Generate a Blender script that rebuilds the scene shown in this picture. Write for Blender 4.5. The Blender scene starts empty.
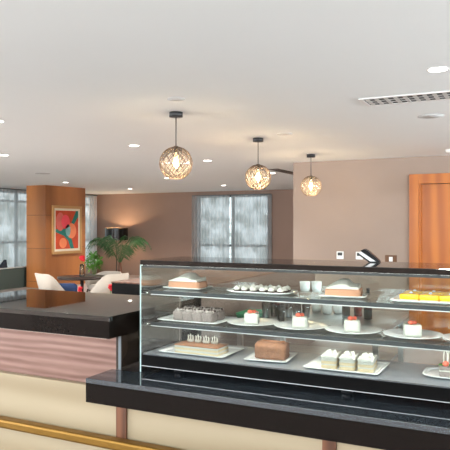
import bpy, bmesh, math, random
from mathutils import Vector, Matrix
random.seed(7)
PI = math.pi
sc = bpy.context.scene
C = sc.collection

# ------------------------------------------------------------------ camera
EYE = 1.67
YAW = math.radians(26.34)
FPX = 616.0
cam_data = bpy.data.cameras.new('camera')
cam_data.sensor_width = 36.0
cam_data.lens = 36.0 * FPX / 450.0
cam_data.clip_start = 0.05
camera = bpy.data.objects.new('camera', cam_data)
C.objects.link(camera)
camera.location = (0, 0, EYE)
camera.rotation_euler = (PI / 2, 0, YAW)
sc.camera = camera

# ------------------------------------------------------------------ world, added fill lights, exposure
world = bpy.data.worlds.new('world')
sc.world = world
world.use_nodes = True
wn = world.node_tree.nodes
wl = world.node_tree.links
wbg = wn['Background']
wtc = wn.new('ShaderNodeTexCoord')
wno = wn.new('ShaderNodeTexNoise')
wno.inputs['Scale'].default_value = 55.0
wno.inputs['Detail'].default_value = 5.0
wramp = wn.new('ShaderNodeValToRGB')
wramp.color_ramp.elements[0].position = 0.40
wramp.color_ramp.elements[0].color = (0.22, 0.25, 0.24, 1)
wramp.color_ramp.elements[1].position = 0.62
wramp.color_ramp.elements[1].color = (0.86, 0.93, 1.0, 1)
wl.new(wtc.outputs['Generated'], wno.inputs['Vector'])
wl.new(wno.outputs['Fac'], wramp.inputs['Fac'])
wl.new(wramp.outputs['Color'], wbg.inputs['Color'])
wbg.inputs['Strength'].default_value = 2.4


def area_light(name, loc, rot, sx, sy, power, color):
    d = bpy.data.lights.new(name, 'AREA')
    d.shape = 'RECTANGLE'
    d.size = sx
    d.size_y = sy
    d.energy = power
    d.color = color
    o = bpy.data.objects.new(name, d)
    o.location = loc
    o.rotation_euler = rot
    C.objects.link(o)
    return o


# added fill lights at unseen wall openings behind the camera, right and near left
area_light('fill_rear', (-3.0, -3.9, 2.0), (PI / 2 + 0.5, 0, 0), 11.0, 1.25, 520, (0.88, 0.95, 1.0))
area_light('fill_right', (5.3, 5.0, 2.0), (PI / 2 + 0.5, 0, PI / 2), 7.0, 1.25, 640, (0.88, 0.95, 1.0))
area_light('fill_near_left', (-13.3, -0.8, 1.9), (PI / 2 + 0.5, 0, -PI / 2), 5.6, 1.4, 1150, (0.88, 0.95, 1.0))

sc.view_settings.view_transform = 'Standard'
sc.view_settings.look = 'None'
sc.view_settings.exposure = 0.3
sc.view_settings.gamma = 1.0
sc.view_settings.use_curve_mapping = False
sc.cycles.max_bounces = 12
sc.cycles.diffuse_bounces = 5
sc.cycles.glossy_bounces = 5
sc.cycles.transmission_bounces = 8
sc.cycles.transparent_max_bounces = 24
sc.cycles.caustics_reflective = False
sc.cycles.caustics_refractive = False
sc.cycles.sample_clamp_indirect = 4.0
sc.cycles.use_denoising = True

# ------------------------------------------------------------------ helpers
SA, CA = math.sin(YAW), math.cos(YAW)


def xa(u, y):
    """x on the depth plane y seen along image column u"""
    k = (u - 225.0) / FPX
    return y * (-SA + k * CA) / (CA + k * SA)


def at(u, v, d):
    k = (u - 225.0) / FPX
    return Vector((d * (-SA + k * CA), d * (CA + k * SA), EYE - d * (v - 225.0) / FPX))


def srgb(r, g, b):
    def f(c):
        c /= 255.0
        return c / 12.92 if c <= 0.04045 else ((c + 0.055) / 1.055) ** 2.4
    return (f(r), f(g), f(b), 1.0)


MATS = {}


def mat(name, color, rough=0.5, metal=0.0, spec=0.5, noise=None, bump=0.0, emit=None, coat=0.0):
    """noise = (scale, amount): gentle procedural variation of the colour"""
    if name in MATS:
        return MATS[name]
    m = bpy.data.materials.new(name)
    m.use_nodes = True
    n, l = m.node_tree.nodes, m.node_tree.links
    b = n['Principled BSDF']
    b.inputs['Base Color'].default_value = color
    b.inputs['Roughness'].default_value = rough
    b.inputs['Metallic'].default_value = metal
    b.inputs['Specular IOR Level'].default_value = spec
    b.inputs['Coat Weight'].default_value = coat
    sc_, am = noise or (6.0, 0.05)
    tc = n.new('ShaderNodeTexCoord')
    no = n.new('ShaderNodeTexNoise')
    no.inputs['Scale'].default_value = sc_
    no.inputs['Detail'].default_value = 4.0
    l.new(tc.outputs['Object'], no.inputs['Vector'])
    mix = n.new('ShaderNodeMix')
    mix.data_type = 'RGBA'
    mix.inputs['A'].default_value = tuple(max(0, c * (1 - am)) for c in color[:3]) + (1,)
    mix.inputs['B'].default_value = tuple(min(1, c * (1 + am)) for c in color[:3]) + (1,)
    l.new(no.outputs['Fac'], mix.inputs['Factor'])
    l.new(mix.outputs['Result'], b.inputs['Base Color'])
    if bump:
        bp = n.new('ShaderNodeBump')
        bp.inputs['Strength'].default_value = bump
        bp.inputs['Distance'].default_value = 0.004
        l.new(no.outputs['Fac'], bp.inputs['Height'])
        l.new(bp.outputs['Normal'], b.inputs['Normal'])
    if emit:
        b.inputs['Emission Color'].default_value = emit[0]
        b.inputs['Emission Strength'].default_value = emit[1]
    MATS[name] = m
    return m


def wood(name, dark, light, scale=(1, 1, 1), freq=6.0, distort=6.0, rough=0.4, bands='X', detail=2.0, coat=0.0, lo=0.2, hi=0.8, mixf=0.45):
    m = bpy.data.materials.new(name)
    m.use_nodes = True
    n, l = m.node_tree.nodes, m.node_tree.links
    b = n['Principled BSDF']
    tc = n.new('ShaderNodeTexCoord')
    mp = n.new('ShaderNodeMapping')
    mp.inputs['Scale'].default_value = scale
    w = n.new('ShaderNodeTexWave')
    w.bands_direction = bands
    w.inputs['Scale'].default_value = freq
    w.inputs['Distortion'].default_value = distort
    w.inputs['Detail'].default_value = detail
    w.inputs['Detail Scale'].default_value = 1.2
    no = n.new('ShaderNodeTexNoise')
    no.inputs['Scale'].default_value = 3.0
    no.inputs['Detail'].default_value = 6.0
    r = n.new('ShaderNodeValToRGB')
    r.color_ramp.elements[0].position = lo
    r.color_ramp.elements[0].color = dark
    r.color_ramp.elements[1].position = hi
    r.color_ramp.elements[1].color = light
    mx = n.new('ShaderNodeMix')
    mx.data_type = 'FLOAT'
    mx.inputs['Factor'].default_value = mixf
    l.new(tc.outputs['Object'], mp.inputs['Vector'])
    l.new(mp.outputs['Vector'], w.inputs['Vector'])
    l.new(mp.outputs['Vector'], no.inputs['Vector'])
    l.new(w.outputs['Fac'], mx.inputs['A'])
    l.new(no.outputs['Fac'], mx.inputs['B'])
    l.new(mx.outputs['Result'], r.inputs['Fac'])
    l.new(r.outputs['Color'], b.inputs['Base Color'])
    b.inputs['Roughness'].default_value = rough
    b.inputs['Coat Weight'].default_value = coat
    MATS[name] = m
    return m


def granite(name, base, fleck, rough=0.12, scale=260.0, lo=0.55, hi=0.72):
    m = bpy.data.materials.new(name)
    m.use_nodes = True
    n, l = m.node_tree.nodes, m.node_tree.links
    b = n['Principled BSDF']
    tc = n.new('ShaderNodeTexCoord')
    no = n.new('ShaderNodeTexNoise')
    no.inputs['Scale'].default_value = scale
    no.inputs['Detail'].default_value = 3.0
    r = n.new('ShaderNodeValToRGB')
    r.color_ramp.elements[0].position = lo
    r.color_ramp.elements[0].color = base
    r.color_ramp.elements[1].position = hi
    r.color_ramp.elements[1].color = fleck
    l.new(tc.outputs['Object'], no.inputs['Vector'])
    l.new(no.outputs['Fac'], r.inputs['Fac'])
    l.new(r.outputs['Color'], b.inputs['Base Color'])
    b.inputs['Roughness'].default_value = rough
    MATS[name] = m
    return m


def glass(name, tint=(0.95, 0.985, 0.975, 1), rough=0.0, ior=1.5, boost=1.0):
    m = bpy.data.materials.new(name)
    m.use_nodes = True
    n, l = m.node_tree.nodes, m.node_tree.links
    out = n['Material Output']
    n.remove(n['Principled BSDF'])
    tr = n.new('ShaderNodeBsdfTransparent')
    tr.inputs['Color'].default_value = tint
    gl = n.new('ShaderNodeBsdfGlossy')
    gl.inputs['Roughness'].default_value = rough
    fr = n.new('ShaderNodeFresnel')
    fr.inputs['IOR'].default_value = ior
    mul = n.new('ShaderNodeMath')
    mul.operation = 'MULTIPLY'
    mul.use_clamp = True
    mul.inputs[1].default_value = boost
    mx = n.new('ShaderNodeMixShader')
    l.new(fr.outputs['Fac'], mul.inputs[0])
    l.new(mul.outputs['Value'], mx.inputs['Fac'])
    l.new(tr.outputs['BSDF'], mx.inputs[1])
    l.new(gl.outputs['BSDF'], mx.inputs[2])
    l.new(mx.outputs['Shader'], out.inputs['Surface'])
    MATS[name] = m
    return m


def emission(name, color, strength):
    m = bpy.data.materials.new(name)
    m.use_nodes = True
    n, l = m.node_tree.nodes, m.node_tree.links
    out = n['Material Output']
    n.remove(n['Principled BSDF'])
    e = n.new('ShaderNodeEmission')
    e.inputs['Color'].default_value = color
    e.inputs['Strength'].default_value = strength
    l.new(e.outputs['Emission'], out.inputs['Surface'])
    MATS[name] = m
    return m


def sheer(name, tint, clear):
    m = bpy.data.materials.new(name)
    m.use_nodes = True
    n, l = m.node_tree.nodes, m.node_tree.links
    out = n['Material Output']
    n.remove(n['Principled BSDF'])
    df = n.new('ShaderNodeBsdfDiffuse')
    df.inputs['Color'].default_value = tint
    tl = n.new('ShaderNodeBsdfTranslucent')
    tl.inputs['Color'].default_value = tint
    m1 = n.new('ShaderNodeMixShader')
    m1.inputs['Fac'].default_value = 0.6
    tr = n.new('ShaderNodeBsdfTransparent')
    m2 = n.new('ShaderNodeMixShader')
    m2.inputs['Fac'].default_value = clear
    l.new(df.outputs['BSDF'], m1.inputs[1])
    l.new(tl.outputs['BSDF'], m1.inputs[2])
    l.new(m1.outputs['Shader'], m2.inputs[1])
    l.new(tr.outputs['BSDF'], m2.inputs[2])
    l.new(m2.outputs['Shader'], out.inputs['Surface'])
    MATS[name] = m
    return m


def box(bm, x0, x1, y0, y1, z0, z1, bevel=0.0, mi=0):
    vs = [bm.verts.new(p) for p in ((x0, y0, z0), (x1, y0, z0), (x1, y1, z0), (x0, y1, z0),
                                    (x0, y0, z1), (x1, y0, z1), (x1, y1, z1), (x0, y1, z1))]
    fs = [bm.faces.new([vs[i] for i in q]) for q in
          ((0, 3, 2, 1), (4, 5, 6, 7), (0, 1, 5, 4), (1, 2, 6, 5), (2, 3, 7, 6), (3, 0, 4, 7))]
    for f in fs:
        f.material_index = mi
    if bevel:
        es = list({e for f in fs for e in f.edges})
        r = bmesh.ops.bevel(bm, geom=es, offset=bevel, segments=2, profile=0.5, affect='EDGES')
        for f in r['faces']:
            f.material_index = mi
    return vs


def lathe(bm, prof, cx=0, cy=0, seg=32, mi=0, smooth=True):
    rings = []
    for r, z in prof:
        if r < 1e-6:
            rings.append([bm.verts.new((cx, cy, z))])
        else:
            rings.append([bm.verts.new((cx + r * math.cos(2 * PI * i / seg), cy + r * math.sin(2 * PI * i / seg), z)) for i in range(seg)])
    for a, b in zip(rings, rings[1:]):
        for i in range(seg):
            j = (i + 1) % seg
            if len(a) == 1 and len(b) == 1:
                continue
            if len(a) == 1:
                f = bm.faces.new((a[0], b[j], b[i]))
            elif len(b) == 1:
                f = bm.faces.new((a[i], a[j], b[0]))
            else:
                f = bm.faces.new((a[i], a[j], b[j], b[i]))
            f.smooth = smooth
            f.material_index = mi
    for ring, flip in ((rings[0], True), (rings[-1], False)):
        if len(ring) > 1:
            f = bm.faces.new(list(reversed(ring)) if flip else ring)
            f.material_index = mi


def tube(bm, pts, r, seg=8, mi=0, r1=None, closed=False):
    pts = [Vector(p) for p in pts]
    n = len(pts)
    rings = []
    up = Vector((0, 0, 1))
    for i, p in enumerate(pts):
        a = pts[i - 1] if (i > 0 or closed) else pts[0]
        b = pts[(i + 1) % n] if (i < n - 1 or closed) else pts[-1]
        t = (b - a).normalized()
        if abs(t.dot(up)) > 0.97:
            s = t.cross(Vector((1, 0, 0))).normalized()
        else:
            s = t.cross(up).normalized()
        w = s.cross(t).normalized()
        rr = r if r1 is None else r + (r1 - r) * i / max(1, n - 1)
        rings.append([bm.verts.new(p + s * rr * math.cos(2 * PI * j / seg) + w * rr * math.sin(2 * PI * j / seg)) for j in range(seg)])
    m = n if closed else n - 1
    for i in range(m):
        a, b = rings[i], rings[(i + 1) % n]
        for j in range(seg):
            k = (j + 1) % seg
            f = bm.faces.new((a[j], a[k], b[k], b[j]))
            f.smooth = True
            f.material_index = mi
    if not closed:
        bm.faces.new(list(reversed(rings[0]))).material_index = mi
        bm.faces.new(rings[-1]).material_index = mi


def ball(bm, c, r, sub=2, mi=0, squash=(1, 1, 1), jitter=0.0):
    g = bmesh.ops.create_icosphere(bm, subdivisions=sub, radius=1.0)
    for v in g['verts']:
        j = 1 + random.uniform(-jitter, jitter)
        v.co = Vector((c[0] + v.co.x * r * squash[0] * j, c[1] + v.co.y * r * squash[1] * j, c[2] + v.co.z * r * squash[2] * j))
    for f in {f for v in g['verts'] for f in v.link_faces}:
        f.smooth = True
        f.material_index = mi


MESH_K = 1.0


def obj(name, bm, mats, parent=None, loc=(0, 0, 0), rotz=0.0):
    me = bpy.data.meshes.new(name)
    if MESH_K != 1.0:
        for v in bm.verts:
            v.co *= MESH_K
    bmesh.ops.recalc_face_normals(bm, faces=bm.faces)
    bm.to_mesh(me)
    bm.free()
    if not isinstance(mats, (list, tuple)):
        mats = [mats]
    for m in mats:
        me.materials.append(m)
    o = bpy.data.objects.new(name, me)
    C.objects.link(o)
    o.location = loc
    o.rotation_euler = (0, 0, rotz)
    if parent is not None:
        o.parent = parent
    return o


def bmo(name, mats, parent, fn, *a, **k):
    bm = bmesh.new()
    fn(bm, *a, **k)
    return obj(name, bm, mats, parent)


def tag(o, label, cat, group=None):
    o['label'] = label
    o['category'] = cat
    if group:
        o['group'] = group
    return o


def thing(name, label, cat, loc=(0, 0, 0), rotz=0.0, group=None):
    o = bpy.data.objects.new(name, None)
    o.empty_display_size = 0.05
    C.objects.link(o)
    o.location = loc
    o.rotation_euler = (0, 0, rotz)
    return tag(o, label, cat, group)


def struct(name, bm, m, parent=None):
    o = obj(name, bm, m, parent)
    if parent is None:
        o['kind'] = 'structure'
    return o


def copy_tree(o, parent=None):
    c = o.copy()
    C.objects.link(c)
    c.parent = parent
    for ch in list(o.children):
        copy_tree(ch, c)
    return c


def clone(o, label, loc=None, rotz=None):
    c = copy_tree(o)
    c['label'] = label
    if loc is not None:
        c.location = loc
    if rotz is not None:
        c.rotation_euler = (0, 0, rotz)
    return c


# ------------------------------------------------------------------ materials
M_ceil = mat('ceiling_paint', (0.83, 0.86, 0.855, 1), 0.9, noise=(2.0, 0.01))
M_taupe = mat('taupe_wall', srgb(148, 131, 119), 0.85, noise=(3.0, 0.04))
M_brown = mat('brown_wall', srgb(158, 134, 121), 0.85, noise=(3.0, 0.04))
M_floor = mat('floor_tile', srgb(166, 154, 148), 0.35, noise=(2.5, 0.12))
M_walnut = wood('walnut_veneer', srgb(110, 74, 62), srgb(160, 126, 114), (0.7, 1, 7.0), 0.9, 6.0, 0.4, 'Z', 4.0, lo=0.2, hi=0.75, mixf=0.68)
M_maple = wood('maple_veneer', srgb(158, 141, 112), srgb(180, 164, 136), (0.25, 1, 2.0), 0.5, 5.0, 0.45, 'Z', 3.0)
M_post = wood('brown_veneer', srgb(84, 50, 32), srgb(128, 82, 56), (2.0, 2.0, 0.3), 2.0, 5.0, 0.4, 'X')
M_column = wood('column_veneer', srgb(146, 90, 50), srgb(200, 130, 74), (1.2, 1.2, 0.12), 0.35, 3.0, 0.35, 'DIAGONAL', 3.0, coat=0.15)
M_door = wood('door_veneer', srgb(156, 84, 24), srgb(182, 106, 34), (2.2, 1, 0.25), 0.7, 6.0, 0.4, 'X', 3.0)
M_granite = granite('dark_granite', (0.0045, 0.0028, 0.002, 1), (0.010, 0.007, 0.005, 1), 0.018)
M_gran2 = granite('speckled_granite', (0.012, 0.014, 0.017, 1), (0.17, 0.22, 0.27, 1), 0.05, 230.0, 0.53, 0.72)
M_fascia = mat('granite_edge', (0.007, 0.0042, 0.003, 1), 0.25, spec=0.12, noise=(60, 0.3))
for _m in (M_granite, M_gran2):
    _m.node_tree.nodes['Principled BSDF'].inputs['Specular IOR Level'].default_value = 1.0
M_brass = mat('brushed_brass', srgb(138, 102, 40), 0.48, 0.7, noise=(40, 0.06))
M_steel = mat('brushed_steel', (0.55, 0.55, 0.55, 1), 0.3, 1.0)
M_black = mat('black_enamel', (0.002, 0.002, 0.002, 1), 0.3, spec=0.1)
M_barin = mat('bar_back_panel', srgb(112, 92, 82), 0.5, noise=(8, 0.15))
M_black_s = mat('black_satin', (0.02, 0.02, 0.022, 1), 0.35)
M_shelfedge = mat('shelf_edge', (0.05, 0.06, 0.065, 1), 0.25, 0.3)
M_deck = mat('deck_laminate', srgb(110, 114, 120), 0.3, noise=(20, 0.04))
M_glass = glass('case_glass', boost=0.7)
M_rearglass = glass('rear_glass', boost=1.6)
M_shelfglass = glass('shelf_glass', (0.80, 0.85, 0.85, 1))
M_edgeglass = mat('glass_edge', (0.45, 0.60, 0.58, 1), 0.15)
M_white = mat('white_porcelain', (0.92, 0.92, 0.90, 1), 0.18, noise=(5, 0.01))
M_plastic = mat('white_plastic', (0.78, 0.78, 0.76, 1), 0.4)
M_cap = mat('case_cap', (0.012, 0.010, 0.009, 1), 0.06)
M_cream = mat('whipped_cream', (0.60, 0.585, 0.52, 1), 0.55, noise=(60, 0.05), bump=0.4)
M_sponge = mat('pink_sponge', srgb(188, 138, 108), 0.9, noise=(160, 0.12), bump=0.6)
M_pale = mat('pale_sponge', srgb(214, 194, 158), 0.9, noise=(160, 0.1), bump=0.5)
M_loaf = mat('loaf_crust', srgb(132, 90, 64), 0.85, noise=(90, 0.5), bump=0.8)
M_choc = mat('chocolate', srgb(62, 44, 38), 0.6, noise=(120, 0.3), bump=0.6)
M_crumb = mat('dusted_crumb', srgb(138, 126, 121), 0.9, noise=(180, 0.5), bump=0.9)
M_dust = mat('icing_dust', srgb(168, 158, 152), 0.9)
M_caramel = mat('caramel_glaze', srgb(150, 98, 62), 0.35, noise=(50, 0.2))
M_yellow = mat('mango_glaze', srgb(244, 182, 30), 0.25, noise=(50, 0.12))
M_berry = mat('strawberry', srgb(222, 104, 80), 0.35, noise=(140, 0.25), bump=0.3)
M_leafy = mat('mint_leaf', srgb(70, 120, 40), 0.6)
M_palm = mat('palm_leaf', srgb(52, 92, 46), 0.5, noise=(20, 0.35))
M_bush = mat('bush_leaf', srgb(84, 140, 50), 0.55, noise=(30, 0.3))
M_pot = mat('grey_planter', srgb(110, 105, 98), 0.7)
M_chair = mat('cream_fabric', srgb(164, 155, 144), 0.9, noise=(80, 0.05), bump=0.2)
M_blue = mat('blue_velvet', srgb(24, 48, 88), 0.8)
M_red = mat('red_petal', srgb(206, 24, 40), 0.6, noise=(60, 0.2))
M_dkwood = mat('dark_table_wood', srgb(52, 38, 30), 0.3, noise=(20, 0.2))
M_dkgloss = mat('dark_gloss_panel', (0.035, 0.024, 0.018, 1), 0.08)
M_green = mat('bench_green', srgb(74, 84, 78), 0.85, noise=(60, 0.06))
M_navy = mat('navy_cloth', srgb(38, 44, 54), 0.85)
M_sill = mat('pale_ledge', srgb(196, 198, 196), 0.5)
M_frame = mat('window_frame', srgb(96, 104, 108), 0.5)
M_gold = mat('gold_frame', srgb(206, 160, 104), 0.4, 0.35, noise=(40, 0.1))
M_mount = mat('cream_mount', srgb(236, 224, 200), 0.8)
M_p_red = mat('paint_red', srgb(210, 78, 44), 0.7, noise=(5, 0.3))
M_p_pink = mat('paint_pink', srgb(255, 84, 96), 0.7, noise=(8, 0.15))
M_p_dust = mat('paint_dusty', srgb(224, 112, 100), 0.7, noise=(8, 0.2))
M_p_orange = mat('paint_orange', srgb(255, 142, 96), 0.7, noise=(8, 0.15))
M_p_teal = mat('paint_teal', srgb(44, 126, 114), 0.7, noise=(8, 0.25))
M_p_aqua = mat('paint_aqua', srgb(136, 182, 180), 0.7, noise=(8, 0.15))
M_sheer = sheer('sheer_voile', (0.80, 0.81, 0.82, 1), 0.42)
M_sheer_dense = sheer('dense_voile', (0.60, 0.615, 0.625, 1), 0.16)
M_amber = glass('amber_glass', (0.98, 0.96, 0.93, 1), 0.05, 1.45, 0.8)
_n, _l = M_amber.node_tree.nodes, M_amber.node_tree.links
_mx = next(q for q in _n if q.type == 'MIX_SHADER')
_tl = _n.new('ShaderNodeBsdfTranslucent'); _tl.inputs['Color'].default_value = (1.0, 0.90, 0.76, 1)
_m2 = _n.new('ShaderNodeMixShader'); _m2.inputs['Fac'].default_value = 0.035
_l.new(_mx.outputs['Shader'], _m2.inputs[1]); _l.new(_tl.outputs['BSDF'], _m2.inputs[2])
_l.new(_m2.outputs['Shader'], _n['Material Output'].inputs['Surface'])
M_wire = mat('dark_bronze_wire', srgb(104, 84, 68), 0.4, 0.4)
M_bulb = emission('warm_filament', (1.0, 0.78, 0.46, 1), 20.0)
M_bulbglass = glass('bulb_glass', (1.0, 0.97, 0.9, 1))
M_down = emission('downlight_glow', (1.0, 0.95, 0.86, 1), 14.0)
M_led = emission('led_white', (1.0, 0.97, 0.92, 1), 1.6)
M_ledcase = emission('led_case', (1.0, 0.97, 0.92, 1), 13.0)
M_ledwarm = emission('led_warm', (1.0, 0.92, 0.80, 1), 0.9)
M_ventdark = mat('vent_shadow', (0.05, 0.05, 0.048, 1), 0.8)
M_ventslat = mat('vent_slat', (0.5, 0.49, 0.47, 1), 0.6)
M_cleanglass = glass('tumbler_glass', (0.93, 0.95, 0.95, 1), 0.0, 1.5, 1.4)
M_grtray = mat('green_plastic', srgb(20, 140, 92), 0.4)
M_grey = mat('grey_screen', srgb(120, 128, 132), 0.3)
M_shade = mat('black_lacquer_shade', (0.008, 0.007, 0.006, 1), 0.22)
M_shadein = mat('shade_lining', srgb(220, 180, 130), 0.6)
M_bronze = mat('bronze_plate', srgb(96, 66, 44), 0.4, 0.5)

# ------------------------------------------------------------------ room shell
CEIL = 2.72
LX, RX, FY, BY = -13.4, 5.4, 17.1, -4.0      # left window wall, right wall, far wall, wall behind the camera
bm = bmesh.new(); box(bm, LX - 0.3, RX + 0.3, BY - 0.3, FY + 0.3, -0.1, 0.0); struct('floor', bm, M_floor)
bm = bmesh.new(); box(bm, LX - 0.3, RX + 0.3, BY - 0.3, FY + 0.3, CEIL, CEIL + 0.1); struct('ceiling', bm, M_ceil)
# left wall: window band from Y=3 to Y=17
bm = bmesh.new()
box(bm, LX - 0.2, LX, BY, 3.0, 0, 1.15); box(bm, LX - 0.2, LX, BY, 3.0, 2.66, CEIL); box(bm, LX - 0.2, LX, BY, -3.65, 1.15, 2.66); box(bm, LX - 0.2, LX, 2.05, 3.0, 1.15, 2.66); box(bm, LX - 0.2, LX, 16.95, FY, 0, CEIL)
box(bm, LX - 0.2, LX, 3.0, 16.95, 0, 0.3); box(bm, LX - 0.2, LX, 3.0, 16.95, 2.66, CEIL)
struct('wall_left', bm, M_brown)
# far wall with the window opening
WX0, WX1 = -9.45, -7.0
bm = bmesh.new()
box(bm, LX, WX0, FY, FY + 0.2, 0, CEIL); box(bm, WX1, -3.57, FY, FY + 0.2, 0, CEIL)
box(bm, WX0, WX1, FY, FY + 0.2, 0, 0.4); box(bm, WX0, WX1, FY, FY + 0.2, 2.6, CEIL)
struct('wall_far', bm, M_brown)
# right block: taupe wall facing the bar and its return to the far wall
DX0, DX1 = -1.53, -0.62
bm = bmesh.new()
box(bm, -3.57, DX0, 9.8, 10.0, 0, CEIL); box(bm, DX1, RX, 9.8, 10.0, 0, CEIL); box(bm, DX0, DX1, 9.8, 10.0, 2.3, CEIL)
box(bm, -3.57, -3.37, 10.0, FY + 0.2, 0, CEIL)
struct('wall_back', bm, M_taupe)
bm = bmesh.new()
box(bm, RX, RX + 0.2, BY, 1.3, 0, CEIL); box(bm, RX, RX + 0.2, 8.7, 10.0, 0, CEIL)
box(bm, RX, RX + 0.2, 1.3, 8.7, 0, 1.3); box(bm, RX, RX + 0.2, 1.3, 8.7, 2.66, CEIL)
struct('wall_right', bm, M_ceil)
bm = bmesh.new()
box(bm, LX, -8.7, BY - 0.2, BY, 0, CEIL); box(bm, 2.7, RX, BY - 0.2, BY, 0, CEIL)
box(bm, -8.7, 2.7, BY - 0.2, BY, 0, 1.3); box(bm, -8.7, 2.7, BY - 0.2, BY, 2.66, CEIL)
struct('wall_front', bm, M_brown)

# windows (frame and panes)
bm = bmesh.new()
y = 3.0
while y < 16.9:
    box(bm, LX - 0.14, LX - 0.06, y, y + 0.06, 0.3, 2.66); y += 0.87
for z in (0.3, 1.14, 2.33, 2.60):
    box(bm, LX - 0.14, LX - 0.06, 3.0, 16.95, z, z + 0.06)
w1 = struct('window_1', bm, M_frame)
bmo('pane', M_glass, w1, box, LX - 0.105, LX - 0.097, 3.06, 16.9, 0.36, 2.6)
bm = bmesh.new()
for x in (WX0, -8.26, WX1 - 0.07):
    box(bm, x, x + 0.07, FY + 0.06, FY + 0.14, 0.4, 2.6)
for z in (0.4, 1.0, 2.53):
    box(bm, WX0, WX1, FY + 0.06, FY + 0.14, z, z + 0.07)
w2 = struct('window_2', bm, M_frame)
bmo('pane', M_glass, w2, box, WX0 + 0.07, WX1 - 0.07, FY + 0.097, FY + 0.105, 0.47, 2.53)


def curtain(name, p0, p1, z0, z1, label, folds, m, amp=0.045):
    p0, p1 = Vector(p0), Vector(p1)
    L = (p1 - p0).length
    t = (p1 - p0).normalized()
    nrm = Vector((-t.y, t.x, 0))
    n = int(folds * 10)
    bm = bmesh.new()
    prev = None
    ph = random.uniform(0, 6)
    for i in range(n + 1):
        s = i / n
        off = amp * math.sin(2 * PI * folds * s + 1.6 * math.sin(7 * s + ph)) * (0.7 + 0.3 * math.sin(11 * s + ph))
        p = p0 + t * (L * s) + nrm * off
        a, b = bm.verts.new((p.x, p.y, z0)), bm.verts.new((p.x, p.y, z1))
        if prev:
            f = bm.faces.new((prev[0], a, b, prev[1])); f.smooth = True
        prev = (a, b)
    root = thing(name, label, 'curtain', (0, 0, 0))
    obj('sheer_panel', bm, m, root)
    bm = bmesh.new()
    tube(bm, [p0 + Vector((0, 0, z1 + 0.012)), p1 + Vector((0, 0, z1 + 0.012))], 0.012)
    obj('curtain_rail', bm, M_frame, root)
    return root


curtain('sheer_curtain', (LX + 0.14, 7.0, 0), (LX + 0.14, 14.4, 0), 0.03, 2.68, 'white sheer curtain on the left window wall, left of the wood column', 46, M_sheer)
curtain('sheer_curtain', (LX + 0.14, 14.45, 0), (LX + 0.14, 16.95, 0), 0.03, 2.66, 'narrow strip of white sheer curtain right of the wood column', 15, M_sheer)
curtain('sheer_curtain', (-9.58, FY - 0.10, 0), (-8.24, FY - 0.10, 0), 0.03, 2.58, 'left half of the sheer curtain on the far brown wall', 11, M_sheer_dense)
curtain('sheer_curtain', (-8.22, FY - 0.10, 0), (-6.88, FY - 0.10, 0), 0.03, 2.58, 'right half of the sheer curtain on the far brown wall', 11, M_sheer_dense)

# door in the taupe wall
bm = bmesh.new(); box(bm, DX0, DX1, 9.86, 9.91, 0.005, 2.295)
d1 = struct('door_1', bm, M_door)
bm = bmesh.new()
box(bm, DX0 - 0.14, DX0, 9.765, 9.80, 0, 2.45, 0.004); box(bm, DX1, DX1 + 0.14, 9.765, 9.80, 0, 2.45, 0.004)
box(bm, DX0, DX1, 9.765, 9.80, 2.3, 2.45, 0.004)
box(bm, DX0, DX0 + 0.025, 9.80, 9.95, 0, 2.3); box(bm, DX1 - 0.025, DX1, 9.80, 9.95, 0, 2.3)
obj('door_frame', bm, M_door, d1)
bm = bmesh.new()
tube(bm, [(DX1 - 0.08, 9.86, 1.05), (DX1 - 0.08, 9.80, 1.05), (DX1 - 0.2, 9.80, 1.05)], 0.01)
obj('door_handle', bm, M_steel, d1)

# wood clad column
bm = bmesh.new()
zz = [0.0, 0.17, 1.05, 1.93, CEIL]
for a, b in zip(zz, zz[1:]):
    box(bm, -12.06, -11.40, 12.40, 14.02, a + 0.004, b - 0.004 if b < CEIL else b)
box(bm, -12.05, -11.41, 12.41, 14.01, 0, CEIL, mi=1)
col_o = struct('column', bm, [M_column, M_dkwood])

# ------------------------------------------------------------------ counter
HX, HY0, HY1, HZ0, HZ1 = -2.341, 3.108, 4.174, 0.961, 1.099     # raised bar top
LSX, LSY0, LZ0, LZ1 = -2.441, 3.004, 0.585, 0.732               # lower slab
o = thing('countertop', 'raised dark polished granite bar top left of the display case', 'countertop', (-3.17, HY0, HZ0))
o2 = thing('countertop', 'lower dark speckled granite counter slab the display case stands on', 'countertop', (-0.67, LSY0, LZ0))
for root, x0, y1, z0, z1, x1, m in ((o, -4.003, HY1, HZ0, HZ1, HX, M_granite), (o2, LSX, 3.271, LZ0, LZ1, 1.10, M_gran2)):
    lx, ly, lz = root.location
    y0 = HY0 if root is o else LSY0
    bm = bmesh.new()
    box(bm, x0 - lx, x1 - lx, 0, y1 - ly, z1 - 0.03 - lz, z1 - lz, 0.003)
    if root is o2:
        box(bm, -2.25 - lx, x1 - lx, y1 + 0.0002 - ly, 4.03 - ly, z1 - 0.03 - lz, z1 - lz)
    obj('slab', bm, m, root)
    bm = bmesh.new()
    box(bm, x0 + 0.001 - lx, x1 - 0.001 - lx, 0.001, y1 - 0.001 - ly, z0 - lz, z1 - 0.0302 - lz)
    obj('fascia', bm, M_fascia, root)
base = thing('counter_base', 'pale maple bar front with walnut band, brown strips and brass rail', 'counter base', (0, 0, 0))
bmo('front_panel', M_maple, base, box, -3.94, 1.04, 3.212, 3.256, 0.0, 0.584)
bmo('upper_panel', M_maple, base, box, -3.94, LSX - 0.002, 3.212, 3.256, 0.5842, 0.623)
bmo('walnut_panel', M_walnut, base, box, -3.94, -2.413, 3.278, 3.33, 0.56, HZ0 - 0.001)
bmo('carcass', M_dkwood, base, box, -3.88, 0.98, 3.345, 3.85, 0.0, LZ0 - 0.002)
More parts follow.
